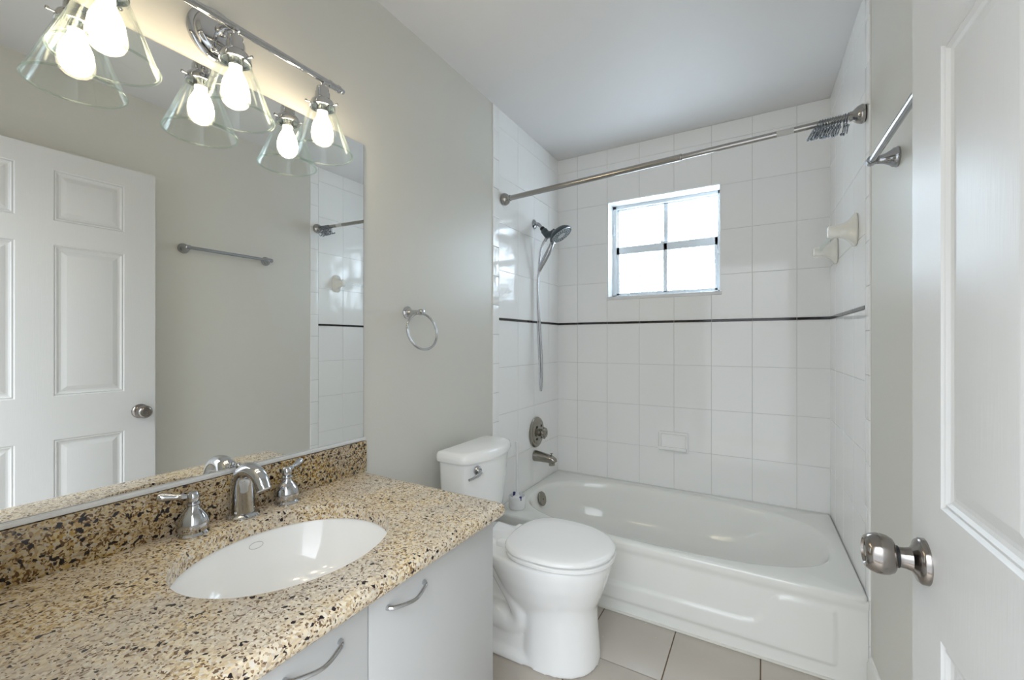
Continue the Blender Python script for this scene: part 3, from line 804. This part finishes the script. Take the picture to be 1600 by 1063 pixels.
# ------------------------------------------------------------------ valve, spout
vv = thing('shower_valve', 'round pewter shower valve plate above the tub spout', 'shower valve', (0.005, 2.362, 0.634))
bm = BM(); lathe(bm, [(0.0, 0.0), (0.092, 0.0), (0.094, 0.004), (0.090, 0.010), (0.078, 0.014), (0.074, 0.0135), (0.070, 0.017), (0.055, 0.021), (0.042, 0.023), (0.0, 0.024)], (0.005, 2.362, 0.634), (1, 0, 0), 56); pt = obj('escutcheon', bm, M['pewter'], vv)
bm = BM()
lathe(bm, [(0.0, 0.0), (0.024, 0.0), (0.022, 0.012), (0.024, 0.020), (0.030, 0.026), (0.030, 0.040), (0.026, 0.045), (0.012, 0.046), (0.010, 0.043), (0.0, 0.043)], (0.028, 2.362, 0.634), (1, 0, 0), 32)
for k in range(8):
    g = 2 * PI * k / 8; ball(bm, (0.028 + 0.033, 2.362 + 0.029 * math.cos(g), 0.634 + 0.029 * math.sin(g)), 0.0075, (1.2, 1, 1), 10, 8)
obj('handle', bm, M['pewter'], vv)
for g in (0.9, 2.25, 4.05, 5.4):
    bm = BM(); box(bm, 0.0265, 0.0285, 2.362 + 0.046 * math.cos(g) - 0.009, 2.362 + 0.046 * math.cos(g) + 0.009, 0.634 + 0.046 * math.sin(g) - 0.007, 0.634 + 0.046 * math.sin(g) + 0.007, 0.0008)
    obj('slot', bm, M['black'], pt)
ts = thing('tub_spout', 'short pewter tub spout with a diverter knob below the valve', 'tub spout', (0.005, 2.345, 0.488))
bm = BM()
tube(bm, [(0.0045, 2.345, 0.492), (0.012, 2.345, 0.492), (0.05, 2.345, 0.490), (0.095, 2.345, 0.486), (0.120, 2.345, 0.482), (0.135, 2.345, 0.475), (0.140, 2.345, 0.466)], [0.033, 0.0335, 0.030, 0.026, 0.0245, 0.022, 0.017], 28)
tube(bm, [(0.119, 2.345, 0.478), (0.121, 2.345, 0.448)], [0.020, 0.0185], 24)
obj('body', bm, M['pewter'], ts)
bm = BM(); lathe(bm, [(0.0035, 0), (0.0035, 0.012), (0.008, 0.014), (0.008, 0.018), (0.0, 0.019)], (0.118, 2.345, 0.503), (0, 0, 1), 16); obj('diverter_knob', bm, M['pewter'], ts)

# ------------------------------------------------------------------ soap dish
sd = thing('soap_dish', 'white ceramic soap dish set into the tiled back wall', 'soap dish', (0.757, D - 0.005, 0.595))
bm = BM()
def rrect(cx, cz, hw, hh, r, y, n=6):
    out = []
    for (sx, sz, g0) in ((1, -1, -PI / 2), (1, 1, 0), (-1, 1, PI / 2), (-1, -1, PI)):
        for k in range(n + 1):
            g = g0 + PI / 2 * k / n
            out.append(Vector((cx + sx * (hw - r) + r * math.cos(g), y, cz + sz * (hh - r) + r * math.sin(g))))
    return out
yw = D - 0.003
ringloft(bm, [rrect(0.757, 0.596, 0.084, 0.058, 0.010, yw), rrect(0.757, 0.596, 0.084, 0.058, 0.010, yw - 0.010), rrect(0.757, 0.596, 0.080, 0.054, 0.010, yw - 0.016), rrect(0.757, 0.596, 0.072, 0.046, 0.008, yw - 0.016), rrect(0.757, 0.596, 0.067, 0.041, 0.007, yw - 0.004)])
obj('plate', bm, M['porcelain'], sd)
bm = BM()
polyprism(bm, [Vector((0.757 - 0.078, yw - 0.001, z_)) + Vector((0, y_, 0)) for y_, z_ in ((0, 0.540), (-0.030, 0.543), (-0.052, 0.556), (-0.055, 0.566), (-0.051, 0.570), (-0.044, 0.566), (-0.030, 0.560), (0, 0.560))], (0.156, 0, 0))
bmesh.ops.bevel(bm, geom=bm.edges[:], offset=0.002, segments=2, affect='EDGES')
obj('tray', bm, M['porcelain'], sd)

# ------------------------------------------------------------------ ceramic towel bar in the tub
cb = thing('ceramic_towel_bar', 'white ceramic posts holding a clear acrylic bar on the right tiled wall', 'towel bar', (RX(2.3), 2.3, 1.62))
ends = []
for y in (2.075, 2.50):
    bm = BM(); o = Vector((RX(y) - 0.005, y, 1.622)); rings = []
    for hw, hh, de in ((0.034, 0.060, 0.0), (0.036, 0.063, 0.004), (0.035, 0.061, 0.008), (0.027, 0.044, 0.020), (0.021, 0.030, 0.036), (0.0185, 0.024, 0.056), (0.0185, 0.0235, 0.080), (0.0165, 0.021, 0.088), (0.012, 0.015, 0.091)):
        n = 40; ring = []
        for k in range(n):
            g = 2 * PI * k / n; c, s = math.cos(g), math.sin(g); p = 0.55
            ring.append(o + rn * de + ry * (hw * math.copysign(abs(c) ** p, c)) + Vector((0, 0, hh * math.copysign(abs(s) ** p, s))))
        rings.append(ring)
    ringloft(bm, rings); obj('post', bm, M['ceramic'], cb); ends.append(o + rn * 0.068)
bm = BM(); e0, e1 = ends; ed = (e1 - e0).normalized(); tube(bm, [e0 + ed * 0.012, e1 - ed * 0.012], 0.0085, 16); obj('bar', bm, M['acrylic'], cb)

# ------------------------------------------------------------------ bathtub
TZ = 0.318; TY0 = 1.860; TY1 = D - 0.005; TX0, TX1 = 0.006, 1.5265
tub = thing('bathtub', 'white enamelled alcove bathtub with a moulded apron front', 'bathtub', (0.76, 2.28, 0))
bm = BM()
NB = 144
icx, icy, iha, ihb = 0.763, 2.262, 0.700, 0.352
def sup(cx, cy, a, b, z, p):
    out = []
    for k in range(NB):
        g = 2 * PI * k / NB; c, s = math.cos(g), math.sin(g)
        out.append(Vector((cx + a * math.copysign(abs(c) ** (2 / p), c), cy + b * math.copysign(abs(s) ** (2 / p), s), z)))
    return out
# outer rectangle matched by direction
def outer(z, ins=0.0):
    out = []
    for q in sup(icx, icy, iha, ihb, z, 3.0):
        dx, dy = q.x - icx, q.y - icy; t = 1e9
        if dx > 1e-6: t = min(t, (TX1 - ins - icx) / dx)
        if dx < -1e-6: t = min(t, (TX0 + ins - icx) / dx)
        if dy > 1e-6: t = min(t, (TY1 - ins - icy) / dy)
        if dy < -1e-6: t = min(t, (TY0 + ins - icy) / dy)
        yy = icy + dy * t
        out.append(Vector((min(icx + dx * t, RX(yy) - 0.006 - ins), yy, z)))
    return out
rings = [outer(TZ - 0.04, 0.004), outer(TZ - 0.012, 0.0), outer(TZ - 0.004, 0.002), outer(TZ, 0.010),
         sup(icx, icy, iha + 0.012, ihb + 0.012, TZ, 2.75), sup(icx, icy, iha + 0.003, ihb + 0.003, TZ - 0.003, 2.75),
         sup(icx, icy, iha - 0.006, ihb - 0.004, TZ - 0.012, 2.75), sup(icx - 0.004, icy, iha - 0.018, ihb - 0.010, TZ - 0.04, 2.75),
         sup(icx - 0.022, icy, iha - 0.055, ihb - 0.024, TZ - 0.12, 2.9), sup(icx - 0.05, icy, iha - 0.105, ihb - 0.044, TZ - 0.19, 2.8),
         sup(icx - 0.07, icy, iha - 0.15, ihb - 0.075, TZ - 0.235, 2.7), sup(icx - 0.08, icy, iha - 0.20, ihb - 0.115, TZ - 0.256, 2.6),
         sup(icx - 0.085, icy, iha - 0.30, ihb - 0.18, TZ - 0.263, 2.4), sup(icx - 0.09, icy, 0.12, 0.05, TZ - 0.266, 2.0)]
ringloft(bm, rings, cap0=False)
obj('basin', bm, M['enamel'], tub, angle=60)
# apron with its raised panel
pan = [(0.085, 0.056), (1.433, 0.056), (1.437, 0.150), (1.434, 0.252), (1.380, 0.254), (1.300, 0.256), (1.262, 0.246), (1.240, 0.212), (1.218, 0.168), (1.190, 0.138), (1.140, 0.128), (0.945, 0.128), (0.60, 0.128), (0.378, 0.128), (0.328, 0.138), (0.300, 0.168), (0.278, 0.212), (0.256, 0.246), (0.218, 0.256), (0.138, 0.254), (0.084, 0.252)]
def sdpoly(x, y):
    d = 1e9; ins = False; n = len(pan)
    for i in range(n):
        ax, ay = pan[i]; bx, by = pan[(i + 1) % n]
        ex, ey = bx - ax, by - ay; wx, wy = x - ax, y - ay
        t = max(0, min(1, (wx * ex + wy * ey) / (ex * ex + ey * ey)))
        d = min(d, math.hypot(wx - ex * t, wy - ey * t))
        if (ay > y) != (by > y) and x < ex * (y - ay) / ey + ax: ins = not ins
    return d if ins else -d
bm = BM()
nx, nzz = 190, 46
gr = []
for i in range(nx + 1):
    row = []
    for j in range(nzz + 1):
        x = TX0 + (TX1 - TX0) * i / nx; z = 0.0 + (TZ - 0.012) * j / nzz
        s = max(0, min(1, (sdpoly(x, z) + 0.007) / 0.014)); s = s * s * (3 - 2 * s)
        base = TY0 + 0.001 + 0.006 * min(1, max(0, (TZ - 0.03 - z) / 0.02))
        row.append(bm.verts.new((x, base - 0.0075 * s, z)))
    gr.append(row)
for i in range(nx):
    for j in range(nzz): bm.faces.new((gr[i][j], gr[i + 1][j], gr[i + 1][j + 1], gr[i][j + 1]))
ret = bmesh.ops.extrude_face_region(bm, geom=bm.faces[:])
bmesh.ops.translate(bm, vec=(0, 0.012, 0), verts=[v for v in ret['geom'] if isinstance(v, bmesh.types.BMVert)])
obj('apron', bm, M['enamel'], tub, angle=50)
on = Vector((1, 0, 0.30)).normalized()
bm = BM(); lathe(bm, [(0.0, -0.004), (0.040, -0.004), (0.042, 0.003), (0.038, 0.008), (0.0, 0.009)], (0.0890, 2.274, 0.2640), on, 36); op = obj('overflow_plate', bm, M['pewter'], tub)
bm = BM(); lathe(bm, [(0.0, 0.0), (0.004, 0.0), (0.004, 0.011), (0.0, 0.012)], (0.0890, 2.274, 0.2600), on, 10); box(bm, 0.093, 0.099, 2.2725, 2.2755, 0.243, 0.262, 0.001); obj('screw', bm, M['black'], op)
bm = BM(); lathe(bm, [(0.0, 0.0), (0.030, 0.0), (0.028, 0.004), (0.020, 0.003), (0.0, 0.002)], (0.30, 2.262, TZ - 0.263), (0, 0, 1), 28); obj('drain', bm, M['pewter'], tub)
bm = BM(); box(bm, TX0, TX1, TY0 - 0.003, TY0 + 0.01, 0.0, 0.007, 0.002); obj('floor_caulk', bm, M['caulk'], tub)

# ------------------------------------------------------------------ toilet brush in its holder
BX, BY = 0.100, 1.958
tbh = thing('toilet_brush', 'white toilet brush standing in its holder on the tub rim corner', 'toilet brush', (BX, BY, TZ))
bm = BM(); lathe(bm, [(0.0, 0.0), (0.040, 0.0), (0.043, 0.004), (0.045, 0.03), (0.046, 0.058), (0.044, 0.066), (0.041, 0.066), (0.042, 0.056), (0.036, 0.006), (0.0, 0.005)], (BX, BY, TZ + 0.0005), (0, 0, 1), 36); hd2 = obj('holder', bm, M['plastic'], tbh)
bm = BM()
lathe(bm, [(0.0, 0.010), (0.022, 0.014), (0.030, 0.035), (0.028, 0.055), (0.012, 0.066), (0.008, 0.080), (0.0068, 0.10), (0.0062, 0.22), (0.0075, 0.30), (0.009, 0.338), (0.0085, 0.348), (0.0, 0.350)], (BX, BY, TZ), (0, 0, 1), 24); obj('brush', bm, M['plastic'], tbh)
for g in (-0.6, 2.5):
    bm = BM(); c = Vector((BX + 0.040 * math.cos(g), BY + 0.040 * math.sin(g), TZ + 0.058)); box(bm, c.x - 0.006, c.x + 0.006, c.y - 0.006, c.y + 0.006, c.z - 0.008, c.z + 0.014, 0.003); obj('clip', bm, M['blue'], hd2)

# ------------------------------------------------------------------ toilet
TYC = 1.520
wc = thing('toilet', 'white two piece toilet with closed lid between vanity and bathtub', 'toilet', (0.40, TYC, 0))
RIM = 0.388
def egg(xb, xf, hw, z, yc=TYC, n=72, back=0.72, p=2.3):
    """outline wider towards the back, rounded nose at xf"""
    out = []; xm = xb + (xf - xb) * 0.42
    for k in range(n):
        g = 2 * PI * k / n; c, s = math.cos(g), math.sin(g)
        a = (xf - xm) if c >= 0 else (xm - xb)
        pp = 2.1 if c >= 0 else p + 0.9
        out.append(Vector((xm + a * math.copysign(abs(c) ** (2 / pp), c), yc + hw * math.copysign(abs(s) ** (2 / pp), s), z)))
    return out
bm = BM()
# bowl and rear deck
ringloft(bm, [egg(0.40, 0.655, 0.100, 0.150), egg(0.37, 0.675, 0.125, 0.190), egg(0.33, 0.700, 0.152, 0.250), egg(0.30, 0.722, 0.172, 0.310), egg(0.27, 0.734, 0.180, 0.355), egg(0.26, 0.736, 0.180, RIM - 0.008), egg(0.265, 0.730, 0.175, RIM)])
def sbox(x0, x1, hw0, hw1, z0, z1, n=4, p=4.0):
    rings = []
    for k in range(n + 1):
        t = k / n; z = z0 + (z1 - z0) * t; hw = hw0 + (hw1 - hw0) * t; ring = []
        cx, ax = (x0 + x1) / 2, (x1 - x0) / 2
        for q in range(48):
            g = 2 * PI * q / 48; c, s = math.cos(g), math.sin(g)
            ring.append(Vector((cx + ax * math.copysign(abs(c) ** (2 / p), c), TYC + hw * math.copysign(abs(s) ** (2 / p), s), z)))
        rings.append(ring)
    ringloft(bm, rings)
sbox(0.075, 0.42, 0.085, 0.110, 0.345, RIM)                 # deck under the tank
sbox(0.12, 0.56, 0.060, 0.066, 0.0, 0.37)                   # centre web
ringloft(bm, [egg(0.41, 0.694, 0.145, 0.0), egg(0.415, 0.692, 0.142, 0.03), egg(0.42, 0.685, 0.135, 0.12), egg(0.42, 0.681, 0.133, 0.19), egg(0.42, 0.688, 0.140, 0.27)])  # front column
ringloft(bm, [egg(0.10, 0.69, 0.150, 0.0, p=3.2), egg(0.10, 0.69, 0.148, 0.022, p=3.2), egg(0.12, 0.66, 0.125, 0.040, p=3.2)])                      # foot
sbox(0.12, 0.47, 0.128, 0.118, 0.0, 0.105, p=7)             # skirt with the bolt cap
for s in (-1, 1):                                            # trapway bulge on each side
    y = TYC + s * 0.075
    P = smooth_path([(0.20, y - s * 0.02, 0.36), (0.29, y, 0.335), (0.35, y + s * 0.010, 0.275), (0.405, y + s * 0.014, 0.205), (0.425, y + s * 0.014, 0.145), (0.38, y + s * 0.014, 0.115), (0.31, y + s * 0.014, 0.125), (0.24, y + s * 0.010, 0.110), (0.2, y, 0.05)], 6)
    tube(bm, P, lerp_list([0.050, 0.050, 0.046, 0.044, 0.044, 0.044, 0.048, 0.050, 0.05], 6), 20)
bw = obj('bowl', bm, M['porcelain'], wc)
md = bw.modifiers.new('remesh', 'REMESH'); md.mode = 'VOXEL'; md.voxel_size = 0.006; md.use_smooth_shade = True
ms = bw.modifiers.new('smooth', 'SMOOTH'); ms.factor = 0.5; ms.iterations = 12
# bolt caps
for s in (-1, 1):
    bm = BM(); lathe(bm, [(0.0, -0.01), (0.013, -0.01), (0.013, 0.010), (0.010, 0.017), (0.004, 0.021), (0.0, 0.0215)], (0.285, TYC + s * 0.123, 0.062), (0, s, 0.15), 20); obj('bolt_cap', bm, M['seat'], wc)
# seat ring and lid
bm = BM()
def dshape(x0, x1, hw, z, n=80, nose=2.15):
    """straight back edge, rounded front"""
    out = []; xm = x0 + (x1 - x0) * 0.44
    for k in range(n):
        g = 2 * PI * k / n; c, s = math.cos(g), math.sin(g)
        if c >= 0: out.append(Vector((xm + (x1 - xm) * abs(c) ** (2 / nose), TYC + hw * math.copysign(abs(s) ** (2 / nose), s), z)))
        else: out.append(Vector((xm - (xm - x0) * abs(c) ** (2 / 3.4), TYC + hw * math.copysign(abs(s) ** (2 / 2.25), s), z)))
    return out
S0 = RIM + 0.005
ringloft(bm, [dshape(0.372, 0.718, 0.158, S0 - 0.006), dshape(0.370, 0.720, 0.160, S0), dshape(0.350, 0.746, 0.182, S0 + 0.0005), dshape(0.346, 0.750, 0.186, S0 + 0.004), dshape(0.346, 0.750, 0.186, S0 + 0.013), dshape(0.350, 0.747, 0.183, S0 + 0.0155), dshape(0.370, 0.720, 0.160, S0 + 0.016), dshape(0.372, 0.718, 0.158, S0 + 0.021)])
st = obj('seat', bm, M['seat'], wc)
bm = BM()
L0 = S0 + 0.0210
ringloft(bm, [dshape(0.350, 0.743, 0.182, L0), dshape(0.342, 0.748, 0.187, L0 + 0.003), dshape(0.342, 0.748, 0.187, L0 + 0.009), dshape(0.346, 0.743, 0.183, L0 + 0.0145), dshape(0.356, 0.731, 0.173, L0 + 0.0175), dshape(0.40, 0.68, 0.125, L0 + 0.0195), dshape(0.45, 0.60, 0.06, L0 + 0.020)])
obj('lid', bm, M['seat'], wc)
for s in (-1, 1):
    bm = BM(); box(bm, 0.305, 0.352, TYC + s * 0.075 - 0.018, TYC + s * 0.075 + 0.018, RIM - 0.004, RIM + 0.020, 0.006, 3); obj('hinge', bm, M['seat'], wc)
# tank
def tank(xb, xf, bow, hw, z, n=18, rc=0.02):
    pts = [(xb, -hw + rc), (xb + rc * 0.3, -hw + rc * 0.3), (xb + rc, -hw)]
    pts += [(xf - rc * 1.6, -hw), (xf - rc * 0.6, -hw + rc * 0.25), (xf, -hw + rc * 1.1)]
    for k in range(1, n):
        t = -1 + 2 * k / n; yy = (hw - rc * 1.1) * t; pts.append((xf + bow * (1 - t * t), yy))
    pts += [(xf, hw - rc * 1.1), (xf - rc * 0.6, hw - rc * 0.25), (xf - rc * 1.6, hw), (xb + rc, hw), (xb + rc * 0.3, hw - rc * 0.3), (xb, hw - rc)]
    return [Vector((x, TYC + 0.012 + y, z)) for x, y in pts]
bm = BM()
ringloft(bm, [tank(0.085, 0.165, 0.020, 0.135, RIM + 0.001), tank(0.078, 0.185, 0.026, 0.150, RIM + 0.03), tank(0.070, 0.194, 0.032, 0.160, 0.50), tank(0.066, 0.203, 0.034, 0.170, 0.62), tank(0.064, 0.207, 0.035, 0.173, 0.706)])
obj('tank', bm, M['porcelain'], wc, angle=50)
bm = BM()
ringloft(bm, [tank(0.062, 0.207, 0.036, 0.175, 0.705), tank(0.056, 0.215, 0.038, 0.183, 0.707), tank(0.055, 0.217, 0.038, 0.184, 0.715), tank(0.056, 0.214, 0.037, 0.183, 0.734), tank(0.061, 0.207, 0.036, 0.178, 0.743), tank(0.075, 0.192, 0.033, 0.165, 0.7465)])
obj('tank_lid', bm, M['porcelain'], wc, angle=50)
bm = BM()
lathe(bm, [(0.0, -0.002), (0.016, -0.002), (0.019, 0.004), (0.018, 0.011), (0.012, 0.019), (0.0, 0.021)], (0.223, 1.412, 0.676), (1, -0.2, 0), 24)
tube(bm, smooth_path([(0.240, 1.414, 0.670), (0.242, 1.396, 0.664), (0.238, 1.372, 0.658), (0.230, 1.350, 0.654)], 5), lerp_list([0.009, 0.0068, 0.006, 0.005], 5), 12)
obj('flush_lever', bm, M['chrome'], wc)

# ------------------------------------------------------------------ small chrome holder on the vanity's far side
ph = thing('paper_holder', 'small chrome holder arm poking out from the vanity side by the toilet', 'holder', (0.535, CY1 + 0.001, 0.45))
bm = BM(); lathe(bm, [(0.0, -0.001), (0.014, -0.001), (0.014, 0.004), (0.006, 0.008), (0.005, 0.040), (0.0, 0.040)], (0.500, CY1 + 0.0005, 0.446), (0, 1, 0), 18); obj('post', bm, M['chrome'], ph)
bm = BM(); tube(bm, [(0.470, 1.048, 0.441), (0.515, 1.050, 0.450)], 0.0048, 12); lathe(bm, [(0.0, 0), (0.007, 0), (0.007, 0.008), (0.0, 0.008)], (0.514, 1.050, 0.450), (1, 0, 0.2), 14); obj('roller', bm, M['chrome'], ph)
